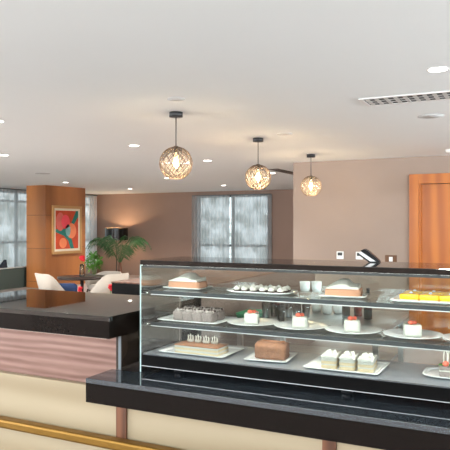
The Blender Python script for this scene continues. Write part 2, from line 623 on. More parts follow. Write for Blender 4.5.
bmo('carcass_upper', M_dkwood, base, box, -3.88, -2.43, 3.345, 3.85, LZ0, HZ0 - 0.002)
bmo('end_panel', M_dkgloss, base, box, -2.412, -2.368, 3.276, 3.88, LZ1 + 0.001, HZ0 - 0.001)
bmo('end_strip', M_grey, base, box, -2.392, -2.372, 3.2725, 3.2755, LZ1 + 0.001, HZ0 - 0.001)
for x in (-2.316, -0.962):
    bmo('trim_strip', M_post, base, box, x - 0.038, x + 0.038, 3.196, 3.2118, 0.0, LZ0 - 0.001)
bmo('brass_rail', M_brass, base, box, -3.96, 1.06, 3.115, 3.195, 0.268, 0.331, 0.016)
bmo('light_strip', M_ledwarm, base, box, -3.85, -2.46, 3.235, 3.25, HZ0 - 0.030, HZ0 - 0.005)
bmo('light_strip', M_ledwarm, base, box, -2.36, 1.0, 3.15, 3.165, LZ0 - 0.016, LZ0 - 0.005)

# bar return running away from the viewer, under the pendant lamps
ret = thing('bar_counter', 'dark bar return with wooden top running away behind the display case', 'bar counter', (0, 0, 0))
bmo('bar_top', M_post, ret, box, -3.79, -2.753, 5.06, 8.5, 1.087, 1.099, 0.003)
bmo('bar_body', M_barin, ret, box, -3.78, -2.762, 5.08, 8.49, 0.0, 1.0865)
bmo('end_face', M_black, ret, box, -3.78, -2.762, 5.062, 5.0798, 0.0, 1.0865)

# ------------------------------------------------------------------ display case
CX0, CX1, CY0, CY1 = -2.233, 0.385, 3.286, 3.789
Z_B0, Z_D, Z_S2, Z_S1, Z_C0, Z_C1 = 0.772, 0.850, 1.0395, 1.2438, 1.4154, 1.4465
case = thing('display_case', 'glass pastry display case with black base and two shelves on granite', 'display case', (0, 0, 0))
bmo('base', M_black, case, box, CX0 + 0.012, CX1 - 0.012, CY0, CY1, Z_B0, Z_D - 0.006, 0.004)
bmo('base_trim', M_steel, case, box, CX0 + 0.012, CX1 - 0.012, CY0 - 0.003, CY0 - 0.0005, Z_B0 + 0.001, Z_B0 + 0.004)
bmo('deck', M_deck, case, box, CX0 + 0.015, CX1 - 0.015, CY0 + 0.012, CY1 - 0.012, Z_D - 0.0059, Z_D)
for x in (CX0 + 0.22, -0.92, CX1 - 0.22):
    for y in (CY0 + 0.12, CY1 - 0.09):
        bm = bmesh.new(); lathe(bm, [(0.033, LZ1 + 0.0005), (0.033, Z_B0 - 0.0005)], x, y, 16); obj('foot', bm, M_black_s, case)
bmo('cap', M_cap, case, box, CX0, CX1, CY0, CY1 + 0.008, Z_C0, Z_C1, 0.004)
bmo('front_pane', M_glass, case, box, CX0 + 0.010, CX1 - 0.010, CY0 + 0.001, CY0 + 0.008, Z_D + 0.0002, Z_C0 - 0.0005)
bmo('rear_pane', M_rearglass, case, box, CX0 + 0.010, CX1 - 0.010, CY1 - 0.008, CY1 - 0.001, Z_D + 0.0002, Z_C0 - 0.0005)
for x in (CX0, CX1 - 0.009):
    p = bmo('side_pane', M_glass, case, box, x, x + 0.009, CY0 + 0.001, CY1 - 0.001, LZ1 + 0.001, Z_C0 - 0.0005)
    bmo('polished_edge', M_edgeglass, p, box, x, x + 0.009, CY0 - 0.001, CY0 + 0.0008, LZ1 + 0.001, Z_C0 - 0.0005)
bmo('cap_lip', M_black_s, case, box, CX0 + 0.012, CX1 - 0.012, CY0 + 0.009, CY0 + 0.014, Z_C0 - 0.016, Z_C0 - 0.0005)
bmo('cap_light', M_ledcase, case, box, CX0 + 0.03, CX1 - 0.03, CY0 + 0.0145, CY0 + 0.075, Z_C0 - 0.009, Z_C0 - 0.0005)
SY = 3.382
for z in (Z_S1, Z_S2):
    s = bmo('shelf', M_shelfglass, case, box, CX0 + 0.018, CX1 - 0.018, SY + 0.0102, CY1 - 0.018, z - 0.012, z)
    bmo('shelf_edge', M_shelfedge, s, box, CX0 + 0.018, CX1 - 0.018, SY, SY + 0.010, z - 0.022, z + 0.001)
    bmo('shelf_lit_line', M_plastic, s, box, CX0 + 0.018, CX1 - 0.018, SY, SY + 0.010, z - 0.027, z - 0.0222)  # pale strip that paints the lit line under the shelf edge
    bmo('shelf_light', M_ledcase, s, box, CX0 + 0.022, CX1 - 0.022, SY + 0.0105, SY + 0.032, z - 0.022, z - 0.0125)
    for x in (CX0 + 0.0095, CX1 - 0.0175):
        bmo('shelf_bracket', M_steel, s, box, x, x + 0.008, SY + 0.02, CY1 - 0.03, z - 0.024, z - 0.003)

# ------------------------------------------------------------------ plates and cakes (drawn small, MESH_K brings them to display size)
K = 1.48
MESH_K = K
def rect_plate(bm, w, d, h=0.010, rim=0.016, r=0.02, seg=5):
    """rounded rectangular plate with a raised rim, centred at the origin, standing on z=0"""
    def ring(inset, z):
        out = []
        hw, hd, rr = w / 2 - inset, d / 2 - inset, max(0.003, r - inset * 0.6)
        for cx, cy, a0 in ((hw - rr, hd - rr, 0), (-hw + rr, hd - rr, PI / 2), (-hw + rr, -hd + rr, PI), (hw - rr, -hd + rr, 1.5 * PI)):
            for i in range(seg + 1):
                a = a0 + PI / 2 * i / seg
                out.append(bm.verts.new((cx + rr * math.cos(a), cy + rr * math.sin(a), z)))
        return out
    rs = [ring(rim * 1.4, 0.0), ring(0.0, h - 0.002), ring(0.0005, h), ring(rim * 0.7, h - 0.003), ring(rim, 0.004)]
    for a, b in zip(rs, rs[1:]):
        n = len(a)
        for i in range(n):
            f = bm.faces.new((a[i], a[(i + 1) % n], b[(i + 1) % n], b[i])); f.smooth = True
    bm.faces.new(list(reversed(rs[0]))); bm.faces.new(rs[-1])


def plate_rect(u, y, z, w, d, label, rot=0.0, r=0.02, name='serving_plate', cat='plate', x=None, m=None):
    bm = bmesh.new(); rect_plate(bm, w, d, r=r)
    o = obj(name, bm, m or M_white, None, (xa(u, y) if x is None else x, y, z + 0.0007), rot)
    return tag(o, label, cat)


def plate_round(x, y, z, R, label):
    bm = bmesh.new()
    lathe(bm, [(0, 0), (R * 0.55, 0), (R * 0.62, 0.003), (R * 0.98, 0.010), (R, 0.012), (R * 0.97, 0.0125), (R * 0.66, 0.006), (R * 0.5, 0.004), (0, 0.004)], 0, 0, 48)
    o = obj('dessert_plate', bm, M_white, None, (x, y, z + 0.0007))
    return tag(o, label, 'plate', 'round dessert plates on the lower glass shelf')


def blob_box(bm, x0, x1, y0, y1, z0, z1, jit, bev, mi=0, cuts=4):
    """a cake like block: subdivided, softly uneven"""
    tb = bmesh.new()
    bmesh.ops.create_cube(tb, size=1.0)
    bmesh.ops.subdivide_edges(tb, edges=list(tb.edges), cuts=cuts, use_grid_fill=True)
    for v in tb.verts:
        c = v.co
        n = sum(1 for q in (c.x, c.y, c.z) if abs(abs(q) - 0.5) < 1e-4)
        s = 1.0 - bev * (n - 1) if n > 1 else 1.0
        px, py, pz = c.x * s, c.y * s, c.z * s
        j = lambda: random.uniform(-jit, jit)
        v.co = Vector(((x0 + x1) / 2 + px * (x1 - x0) + j(), (y0 + y1) / 2 + py * (y1 - y0) + j(), (z0 + z1) / 2 + pz * (z1 - z0) + (j() if c.z > -0.49 else 0)))
    for f in tb.faces:
        f.material_index = mi
        f.smooth = True
    me = bpy.data.meshes.new('layer')
    tb.to_mesh(me)
    tb.free()
    bm.from_mesh(me)
    bpy.data.meshes.remove(me)


ORD = ['first', 'second', 'third', 'fourth', 'fifth', 'sixth']
# --- upper shelf
YS = 3.589
PZ = 0.0047 * K   # food rests on the plate's well


def cream_cake(u, label, plabel, wp=0.19, dp=0.13, w=0.155, rot=0.0):
    plate_rect(u, YS, Z_S1, wp, dp, plabel, rot, 0.008)
    t = thing('cream_cake', label, 'cake', (xa(u, YS), YS, Z_S1 + PZ), rot)
    bm = bmesh.new(); blob_box(bm, -w / 2, w / 2, -0.046, 0.046, 0, 0.030, 0.0012, 0.03); obj('sponge', bm, M_sponge, t)
    # whipped cream roof: a flat crest near the middle, a long slope to the front left, cut down at the right
    bm = bmesh.new()
    nx, ny = 14, 8
    top, bot = [], []
    for i in range(nx + 1):
        ra, rb = [], []
        for j in range(ny + 1):
            s, q = i / nx, j / ny
            x = -w / 2 + 0.002 + (w - 0.010) * s
            yy = -0.045 + 0.088 * q
            up = min(1.0, 0.05 + s / 0.42) if s < 0.66 else max(0.42, 1.0 - (s - 0.66) / 0.16)
            h = 0.033 + 0.032 * up * min(1.0, 0.45 + q * 0.9) + random.uniform(-0.0012, 0.0012)
            ra.append(bm.verts.new((x, yy, h)))
            rb.append(bm.verts.new((x, yy, 0.0305)))
        top.append(ra); bot.append(rb)
    for i in range(nx):
        for j in range(ny):
            bm.faces.new((top[i][j], top[i + 1][j], top[i + 1][j + 1], top[i][j + 1])).smooth = True
            bm.faces.new((bot[i][j], bot[i][j + 1], bot[i + 1][j + 1], bot[i + 1][j]))
    for i in range(nx):
        bm.faces.new((bot[i][0], bot[i + 1][0], top[i + 1][0], top[i][0])); bm.faces.new((bot[i + 1][ny], bot[i][ny], top[i][ny], top[i + 1][ny]))
    for j in range(ny):
        bm.faces.new((bot[0][j + 1], bot[0][j], top[0][j], top[0][j + 1])); bm.faces.new((bot[nx][j], bot[nx][j + 1], top[nx][j + 1], top[nx][j]))
    obj('cream_topping', bm, M_cream, t)
    return t


cream_cake(188, 'cream topped sponge cake on the upper shelf, left end of the case', 'white rectangular plate under the left cream cake', 0.195, 0.13, 0.155)
cream_cake(344, 'cream topped sponge cake on the upper shelf beside the yellow bars', 'white rectangular plate under the right cream cake', 0.185, 0.13, 0.14, 0.12)

# cream puffs in dark cups on a long tray
ux = xa(262, YS)
plate_rect(262, YS, Z_S1, 0.30, 0.17, 'long white oval tray of small cream domes on the upper shelf', 0, 0.06, 'serving_tray', 'tray')
puff = None
for row, yy in enumerate((-0.042, 0.0, 0.042)):
    for i in range(6):
        px = -0.10 + 0.04 * i
        if puff is None:
            puff = thing('cream_puff', 'white cream dome in a small dark cup on the long tray', 'dessert', (0, 0, 0), 0, 'cream domes on the upper shelf tray')
            bm = bmesh.new(); lathe(bm, [(0.011, 0), (0.018, 0.008), (0.0165, 0.008), (0.012, 0.005)], 0, 0, 14); obj('paper_cup', bm, M_choc, puff)
            bm = bmesh.new(); lathe(bm, [(0.012, 0.0055), (0.0145, 0.0100), (0.0140, 0.016), (0.009, 0.022), (0.004, 0.025), (0, 0.027)], 0, 0, 14); obj('cream', bm, M_cream, puff)
            q = puff
        else:
            q = copy_tree(puff)
        q['label'] = '%s cream dome from the left in the %s row of the long tray' % (ORD[i], ('front', 'middle', 'back')[('-', '0', '+').index('-' if yy < 0 else '0' if yy == 0 else '+')])
        q.location = (ux + K * (px + random.uniform(-0.003, 0.003)), YS + K * yy, Z_S1 + PZ)

# yellow bars
ux = xa(389, 3.49) + 0.318
plate_rect(0, YS, Z_S1, 0.42, 0.20, 'wide white tray of yellow glazed bars on the upper shelf', 0, 0.03, 'serving_tray', 'tray', x=ux)
bar0 = None
for r_, yy in enumerate((-0.042, 0.042)):
    for i in range(5):
        if bar0 is None:
            bar0 = thing('mango_bar', 'yellow glazed cake bar on the wide white tray', 'cake', (0, 0, 0), 0, 'yellow glazed bars on the upper shelf tray')
            bm = bmesh.new(); blob_box(bm, -0.0335, 0.0335, -0.038, 0.038, 0, 0.008, 0.0006, 0.02); obj('sponge', bm, M_pale, bar0)
            bm = bmesh.new(); blob_box(bm, -0.0345, 0.0345, -0.0405, 0.0405, 0.0082, 0.026, 0.0006, 0.03); obj('glaze', bm, M_yellow, bar0)
            bm = bmesh.new(); ball(bm, (0.0, 0.012, 0.029), 0.005, 1, 0, (1.4, 1, 0.7)); obj('cream_dot', bm, M_cream, bar0)
            q = bar0
        else:
            q = copy_tree(bar0)
        q['label'] = '%s yellow glazed bar from the left in the %s row of the wide tray' % (ORD[i], ('front', 'back')[r_])
        q.location = (ux + K * (-0.140 + 0.0705 * i), YS + K * yy, Z_S1 + PZ)

# --- lower glass shelf
plate_rect(197.5, YS - 0.01, Z_S2, 0.31, 0.21, 'long white plate under the grey dusted brownies', 0, 0.02)
br = None
bx = xa(200, YS)
for j in range(2):
    for i in range(4):
        if br is None:
            br = thing('brownie', 'dark brownie square dusted with pale crumbs on the long plate', 'cake', (0, 0, 0), 0, 'dusted brownies on the lower glass shelf')
            bm = bmesh.new(); blob_box(bm, -0.0235, 0.0235, -0.033, 0.033, 0, 0.040, 0.0022, 0.03); obj('brownie_block', bm, M_crumb, br)
            bm = bmesh.new()
            for q in range(34):
                ball(bm, (random.uniform(-0.019, 0.019), random.uniform(-0.029, 0.029), 0.043), random.uniform(0.004, 0.009), 1, random.choice((0, 1, 1)), (1, 1, 0.9), 0.2)
            obj('crumb_topping', bm, [M_choc, M_dust], br)
            q = br
        else:
            q = copy_tree(br)
        q['label'] = '%s dusted brownie from the left in the %s row on the long plate' % (ORD[i], ('front', 'back')[j])
        q.location = (bx + K * (-0.072 + 0.0485 * i), YS - 0.02 + K * (-0.030 + 0.069 * j), Z_S2 + PZ)
        q.rotation_euler = (0, 0, random.uniform(-0.03, 0.03))

mousse = None
where = {253: 'first from the left', 301: 'second from the left', 353: 'third from the left', 413: 'fourth from the left', 474: 'cut by the right edge'}
for u in (253, 301, 353, 413, 474):
    x = xa(u, YS)
    plate_round(x, YS, Z_S2, 0.112, 'round white plate on the lower glass shelf, ' + where[u])
    lab = 'white cream cube with a strawberry on the round plate ' + where[u]
    if mousse is None:
        mousse = thing('mousse_cake', lab, 'cake', (0, 0, 0), 0, 'cream cubes with strawberries')
        bm = bmesh.new(); blob_box(bm, -0.031, 0.031, -0.027, 0.027, 0, 0.045, 0.0006, 0.04); obj('cream_cube', bm, M_cream, mousse)
        bm = bmesh.new()
        ball(bm, (-0.006, -0.006, 0.0525), 0.0105, 2, 0, (1.2, 1.0, 0.8)); ball(bm, (0.010, 0.004, 0.0515), 0.009, 2, 0, (1.0, 1.0, 0.9))
        obj('strawberry', bm, M_berry, mousse)
        q = mousse
    else:
        q = clone(mousse, lab)
    q.location = (x, YS - 0.02, Z_S2 + PZ)
    q.rotation_euler = (0, 0, 0.25 + random.uniform(-0.12, 0.12))

# --- deck
plate_rect(202, YS - 0.075, Z_D, 0.315, 0.225, 'white plate under the layered caramel slab on the deck', 0.0, 0.012)
t = thing('caramel_slice', 'long layered caramel cake slab with white swirls on the deck', 'cake', (xa(202, YS - 0.12), YS - 0.125, Z_D + PZ), 0.0)
bm = bmesh.new()
for a, b, mi in ((0, 0.008, 0), (0.0082, 0.015, 1), (0.0152, 0.024, 0), (0.0242, 0.031, 1)):
    blob_box(bm, -0.104, 0.104, -0.055, 0.055, a, b, 0.0008, 0.01, mi)
obj('layers', bm, [M_pale, M_cream], t)
bm = bmesh.new(); blob_box(bm, -0.1045, 0.1045, -0.0555, 0.0555, 0.0312, 0.036, 0.0006, 0.012); obj('glaze', bm, M_caramel, t)
for i, (dx, dy) in enumerate(((-0.066, 0.020), (-0.028, 0.020), (0.014, 0.014), (0.052, 0.020))):
    bm = bmesh.new()
    for a in range(3):
        ball(bm, (dx + (a - 1) * 0.011, dy, 0.035 + 0.015), 0.015, 1, 0, (0.42, 0.6, 1.2 + 0.4 * (a == 1)), 0.05)
        ball(bm, (dx + (a - 1) * 0.011, dy - 0.008, 0.035 + 0.022), 0.007, 1, 1, (0.35, 0.5, 1.4), 0.05)
    obj('swirl', bm, [M_cream, M_choc], t)

plate_rect(271.5, YS - 0.06, Z_D, 0.18, 0.20, 'small white plate under the brown loaf cake', 0.1, 0.008)
t = thing('loaf_cake', 'brown loaf cake on a small white plate on the deck', 'cake', (xa(272, YS - 0.09), YS - 0.085, Z_D + PZ + 0.001), 0.1)
bm = bmesh.new(); blob_box(bm, -0.066, 0.066, -0.042, 0.042, 0, 0.058, 0.002, 0.05, 0, 6)
for v in bm.verts:
    if v.co.z > 0.042:
        v.co.z += 0.010 * math.cos(v.co.y / 0.042 * PI / 2)
obj('loaf', bm, M_loaf, t)
bm = bmesh.new(); blob_box(bm, -0.05, 0.055, -0.006, 0.008, 0.064, 0.072, 0.0015, 0.05); obj('crust_ridge', bm, M_caramel, t)

plate_rect(347, YS - 0.085, Z_D, 0.29, 0.225, 'white rectangular plate under the three white cream slices', 0.0, 0.012)
sl = None
for i, w_ in enumerate(('left', 'middle', 'right')):
    lab = w_ + ' of the three white cream slices in a row on the deck'
    if sl is None:
        sl = thing('cream_slice', lab, 'cake', (0, 0, 0), 0, 'white cream slices on the deck')
        bm = bmesh.new()
        for a, b, mi in ((0, 0.012, 0), (0.0122, 0.017, 1), (0.0172, 0.028, 0), (0.0282, 0.034, 1)):
            blob_box(bm, -0.029, 0.029, -0.055, 0.055, a, b, 0.0006, 0.02, mi)
        obj('layers', bm, [M_pale, M_cream], sl)
        bm = bmesh.new(); blob_box(bm, -0.030, 0.030, -0.056, 0.056, 0.0342, 0.048, 0.0022, 0.04, 0, 5); obj('cream_topping', bm, M_cream, sl)
        bm = bmesh.new()
        for a in range(4):
            lathe(bm, [(0.014 - 0.001 * a, 0.0465), (0.011 - 0.001 * a, 0.052), (0.002, 0.060 + 0.004 * (a % 2))], -0.014 + 0.010 * a, 0.014 - 0.016 * (a % 2), 10)
        obj('cream_swirl', bm, M_cream, sl)
        q = sl
    else:
        q = clone(sl, lab)
    q.location = (xa(331.5 + 18.0 * i, YS - 0.12), YS - 0.12, Z_D + PZ)
    q.rotation_euler = (0, 0, 0.08)

px = xa(424, 3.552) + 0.155
plate_rect(0, 3.552, Z_D, 0.21, 0.17, 'white plate under the chocolate slice at the right edge of the deck', 0, 0.05, x=px)
t = thing('chocolate_slice', 'dusted chocolate slice with strawberry and white looped garnish', 'cake', (xa(452, 3.53), 3.53, Z_D + PZ), 0.15)
bm = bmesh.new()
blob_box(bm, -0.045, 0.045, -0.035, 0.035, 0, 0.018, 0.001, 0.02, 0); blob_box(bm, -0.045, 0.045, -0.035, 0.035, 0.0182, 0.023, 0.001, 0.02, 1); blob_box(bm, -0.045, 0.045, -0.035, 0.035, 0.0232, 0.036, 0.001, 0.02, 0)
obj('layers', bm, [M_crumb, M_cream], t)
bm = bmesh.new(); ball(bm, (-0.022, -0.022, 0.045), 0.012, 2, 0, (1, 1, 0.9)); obj('strawberry', bm, M_berry, t)
bm = bmesh.new()
for i in range(3):
    a = -0.022 + 0.016 * i
    pts = [(a + 0.007 * math.cos(s), 0.0, 0.064 + 0.028 * math.sin(s)) for s in [2 * PI * q / 16 for q in range(16)]]
    tube(bm, pts, 0.0026, 6, closed=True)
obj('garnish_loops', bm, M_cream, t)
bm = bmesh.new()
for sgn in (-1, 1):
    ball(bm, (-0.022 + sgn * 0.016, -0.016, 0.040), 0.008, 1, 0, (1.3, 0.6, 0.5))
obj('mint_leaf', bm, M_leafy, t)

# card terminal lying tilted on the rear of the case top
t = thing('card_terminal', 'black card terminal with grey stripe tilted on top of the case', 'card terminal', (xa(370, 3.70), 3.70, Z_C1 + 0.001), 0.15)
bm = bmesh.new()
prof = [(-0.043, 0.034), (-0.034, 0.048), (-0.022, 0.053), (-0.008, 0.046), (0.040, 0.004), (0.040, 0.0), (-0.004, 0.0), (-0.036, 0.022)]
lo = [bm.verts.new((x, -0.012, z)) for x, z in prof]; hi = [bm.verts.new((x, 0.05, z)) for x, z in prof]
bm.faces.new(lo); bm.faces.new(list(reversed(hi)))
for i in range(len(prof)):
    j = (i + 1) % len(prof); bm.faces.new((lo[i], hi[i], hi[j], lo[j]))
obj('housing', bm, M_black, t)
bm = bmesh.new()
p2 = [(-0.0425, 0.0345), (-0.036, 0.044), (0.024, 0.0035), (0.002, 0.0035)]
lo = [bm.verts.new((x, -0.0145, z)) for x, z in p2]; hi = [bm.verts.new((x, -0.0122, z)) for x, z in p2]
bm.faces.new(lo); bm.faces.new(list(reversed(hi)))
for i in range(4):
    j = (i + 1) % 4; bm.faces.new((lo[i], hi[i], hi[j], lo[j]))
obj('side_stripe', bm, M_plastic, t)
MESH_K = 1.0

# ------------------------------------------------------------------ work table behind the case and what stands on it
TZ = 0.723
wt = thing('work_table', 'steel topped work table standing behind the display case', 'table', (0, 0, 0))
bmo('table_top', M_steel, wt, box, -2.69, -1.18, 5.55, 6.9, TZ - 0.05, TZ, 0.004)
for x in (-2.64, -1.28):
    for y in (5.60, 6.80):
        bmo('leg', M_steel, wt, box, x, x + 0.05, y, y + 0.05, 0.0, TZ - 0.051)
bmo('undershelf', M_steel, wt, box, -2.585, -1.285, 5.66, 6.79, 0.25, 0.28)
bm = bmesh.new(); rect_plate(bm, 0.25, 0.36, h=0.06, r=0.03)
gx = -2.54
tag(obj('plastic_tray', bm, M_grtray, None, (gx, 5.78, TZ + 0.0005), 0.0), 'green plastic tray on the work table behind the case', 'tray')
bm = bmesh.new()
ball(bm, (0, 0, 0.032), 0.032, 2, 0, (1.1, 1, 1), 0.03); lathe(bm, [(0.004, 0.062), (0.003, 0.074)], 0, 0, 6)
tag(obj('tomato', bm, M_berry, None, (gx + 0.02, 5.80, TZ + 0.006)), 'small red tomato lying on the green tray', 'fruit')


def tumbler(h=0.17, r=0.045):
    bm = bmesh.new()
    lathe(bm, [(0, 0), (r * 0.8, 0), (r, h), (r * 0.93, h), (r * 0.74, 0.008), (0, 0.008)], 0, 0, 20)
    return bm


tg = None
for i, (u, yy) in enumerate(((266, 5.75), (274, 5.95), (281, 5.70), (289, 5.96), (297, 5.75), (306, 6.04))):
    if tg is None:
        tg = obj('tumbler', tumbler(), M_cleanglass)
        tag(tg, 'clear glass tumbler standing on the work table behind the case', 'glass', 'tumblers on the work table')
        q = tg
    else:
        q = tg.copy(); C.objects.link(q)
    q['label'] = 'clear glass tumbler on the work table, %s from the green tray' % ORD[i]
    q.location = (xa(u, yy), yy, TZ + 0.0005)


# stacks of white cups
def cup_bm():
    bm = bmesh.new()
    lathe(bm, [(0, 0), (0.042, 0), (0.053, 0.03), (0.059, 0.11), (0.055, 0.11), (0.047, 0.03), (0, 0.012)], 0, 0, 20)
    return bm


c0 = None
for st, (u, yy, n) in enumerate(((305, 6.40, 3), (316.5, 6.46, 3), (327, 6.36, 2), (338, 6.46, 2))):
    for i in range(n):
        if c0 is None:
            c0 = obj('white_cup', cup_bm(), M_white)
            tag(c0, 'white handleless cup in a stack behind the display case', 'cup', 'stacked white cups behind the case')
            q = c0
        else:
            q = c0.copy(); C.objects.link(q)
        q['label'] = 'white cup, %s of the %s stack from the left behind the case' % ('bottom' if i == 0 else 'top' if i == n - 1 else 'middle', ORD[st])
        q.location = (xa(u, yy), yy, TZ + 0.0005 + 0.1105 * i)


def bottle(u, y, label, m, h=0.34, r=0.042):
    t = thing('bottle', label, 'bottle', (xa(u, y), y, TZ + 0.0005))
    bm = bmesh.new()
    lathe(bm, [(0, 0), (r, 0), (r, h * 0.6), (r * 0.4, h * 0.76), (r * 0.36, h * 0.93), (0, h * 0.93)], 0, 0, 20)
    obj('bottle_body', bm, m, t)
    bm = bmesh.new(); lathe(bm, [(0, h * 0.9301), (r * 0.42, h * 0.9301), (r * 0.42, h), (0, h)], 0, 0, 14)
    obj('cap', bm, M_black_s, t)


M_dkglass = mat('dark_bottle_glass', (0.012, 0.016, 0.014, 1), 0.08)
M_redglass = mat('red_bottle_glass', srgb(110, 40, 34), 0.15)
bottle(346, 6.2, 'dark glass bottle on the work table, left of the red one', M_dkglass)
bottle(358, 6.35, 'dark red bottle on the work table, between dark ones', M_redglass)
bottle(368, 6.2, 'dark glass bottle on the work table, right of the red one', M_dkglass, 0.31)

# ------------------------------------------------------------------ wall fittings on the taupe wall
for u, lab in ((340.3, 'left white wall thermostat on the taupe wall above the case'), (359.6, 'right white wall thermostat beside the card terminal')):
    t = thing('thermostat', lab, 'thermostat', (xa(u, 9.8), 9.8, 1.18))
    bmo('housing', M_plastic, t, box, -0.058, 0.058, -0.022, -0.0005, -0.062, 0.062, 0.006)
    bmo('screen', mat('lcd_dark', (0.03, 0.035, 0.035, 1), 0.2), t, box, -0.038, 0.038, -0.0245, -0.0222, -0.005, 0.045)
t = thing('wall_switch', 'bronze wall switch plate with pale rocker beside the orange door', 'switch', (xa(391, 9.8), 9.8, 1.135))
bmo('plate', M_bronze, t, box, -0.09, 0.09, -0.012, -0.0005, -0.062, 0.062, 0.004)
bmo('rocker', M_plastic, t, box, -0.028, 0.028, -0.017, -0.0122, -0.036, 0.036, 0.002)

# ------------------------------------------------------------------ ceiling fittings
def cpt(u, v):
    d = (CEIL - EYE) * FPX / (225.0 - v)
    p = at(u, v, d)
    return (p.x, p.y, CEIL)


pend = None
plist = [(-2.955, 4.94, 'nearest pendant globe lamp, hanging furthest left'), (-2.945, 6.85, 'middle of the three pendant globe lamps'), (-2.92, 8.78, 'furthest pendant globe lamp, beside the taupe wall corner')]
for px, py, lab in plist:
    if pend is None:
        pend = thing('pendant_lamp', lab, 'pendant lamp', (px, py, CEIL), 0, 'globe pendant lamps')
        bm = bmesh.new(); lathe(bm, [(0, -0.045), (0.063, -0.045), (0.063, -0.0005), (0, -0.0005)], 0, 0, 28); obj('canopy', bm, M_black_s, pend)
        bm = bmesh.new(); tube(bm, [(0, 0, -0.0455), (0, 0, -0.315)], 0.005, 8); obj('cord', bm, M_black_s, pend)
        R, zc = 0.150, -0.475
        bm = bmesh.new()
        prof = [(R * math.sin(a), zc - R * math.cos(a)) for a in [0.45 + (PI - 0.6) * i / 24 for i in range(25)]]
        rings = prof
        seg = 40
        vr = [[bm.verts.new((r * math.cos(2 * PI * i / seg), r * math.sin(2 * PI * i / seg), z)) for i in range(seg)] for r, z in rings]
        for a, b in zip(vr, vr[1:]):
            for i in range(seg):
                bm.faces.new((a[i], a[(i + 1) % seg], b[(i + 1) % seg], b[i])).smooth = True
        shade = obj('globe_shade', bm, M_amber, pend)
        bm = bmesh.new()
        RR = R + 0.003
        for s in (-1, 1):
            for k in range(13):
                pts = []
                for i in range(29):
                    a = 0.42 + (PI - 0.56) * i / 28
                    th = 2 * PI * k / 13 + s * 2.0 * (i / 28)
                    pts.append((RR * math.sin(a) * math.cos(th), RR * math.sin(a) * math.sin(th), zc + -RR * math.cos(a)))
                tube(bm, pts, 0.0032, 5)
        for a in (0.42, PI - 0.14):
            pts = [(RR * math.sin(a) * math.cos(q * PI / 14), RR * math.sin(a) * math.sin(q * PI / 14), zc - RR * math.cos(a)) for q in range(28)]
            tube(bm, pts, 0.003, 5, closed=True)
        obj('lattice', bm, M_wire, shade)
        bm = bmesh.new(); lathe(bm, [(0, -0.375), (0.019, -0.375), (0.022, -0.316), (0, -0.316)], 0, 0, 16); obj('socket', bm, M_black_s, pend)
        bm = bmesh.new(); lathe(bm, [(0, -0.530), (0.016, -0.525), (0.036, -0.490), (0.037, -0.460), (0.020, -0.405), (0.013, -0.3755), (0, -0.3755)], 0, 0, 20)
        bulb = obj('bulb', bm, M_bulbglass, pend)
        bm = bmesh.new(); lathe(bm, [(0.006, -0.512), (0.026, -0.488), (0.027, -0.462), (0.008, -0.420)], 0, 0, 12); obj('filament', bm, M_bulb, bulb)
        q = pend
    else:
        q = clone(pend, lab, (px, py, CEIL))
    ld = bpy.data.lights.new('pendant_light', 'POINT'); ld.energy = 9; ld.color = (1.0, 0.74, 0.45); ld.shadow_soft_size = 0.03
    lo_ = bpy.data.objects.new('pendant_light', ld); C.objects.link(lo_); lo_.parent = q; lo_.location = (0, 0, -0.54)

dl = None
DL = [(438, 69, 'large recessed downlight above the slotted vent, nearest on the right'), (-3, 121, 'recessed downlight cut by the left edge of the picture'),
      (4, 155, 'recessed downlight far left, near the left curtain'), (134, 145.5, 'recessed downlight left of the nearest pendant lamp'),
      (207.5, 160.5, 'recessed downlight between the nearest and middle pendant lamps'), (167.4, 178, 'recessed downlight seen just below the nearest pendant globe'),
      (65.5, 182.3, 'recessed downlight above the painting on the wood column'), (130, 188.7, 'recessed downlight above the black lamp shade'),
      (223.5, 185.3, 'recessed downlight above the far window curtain'), (272.3, 173, 'recessed downlight right of the middle pendant globe')]
for u, v, lab in DL:
    p = cpt(u, v)
    if dl is None:
        dl = thing('downlight', lab, 'ceiling light', p, 0, 'recessed ceiling downlights')
        bm = bmesh.new(); lathe(bm, [(0.062, -0.0015), (0.064, -0.005), (0.075, -0.003), (0.076, -0.0005)], 0, 0, 28)
        obj('trim_ring', bm, M_plastic, dl)
        bm = bmesh.new(); lathe(bm, [(0, -0.0045), (0.0615, -0.0045), (0.0615, -0.0008), (0, -0.0008)], 0, 0, 28); obj('lens', bm, M_down, dl)
        q = dl
    else:
        q = clone(dl, lab, p)
    ld = bpy.data.lights.new('downlight_beam', 'SPOT'); ld.energy = 60 if u == 438 else 150; ld.color = (1.0, 0.96, 0.90); ld.spot_size = math.radians(125); ld.spot_blend = 0.7; ld.shadow_soft_size = 0.06
    lo_ = bpy.data.objects.new('downlight_beam', ld); C.objects.link(lo_); lo_.parent = q; lo_.location = (0, 0, -0.02)

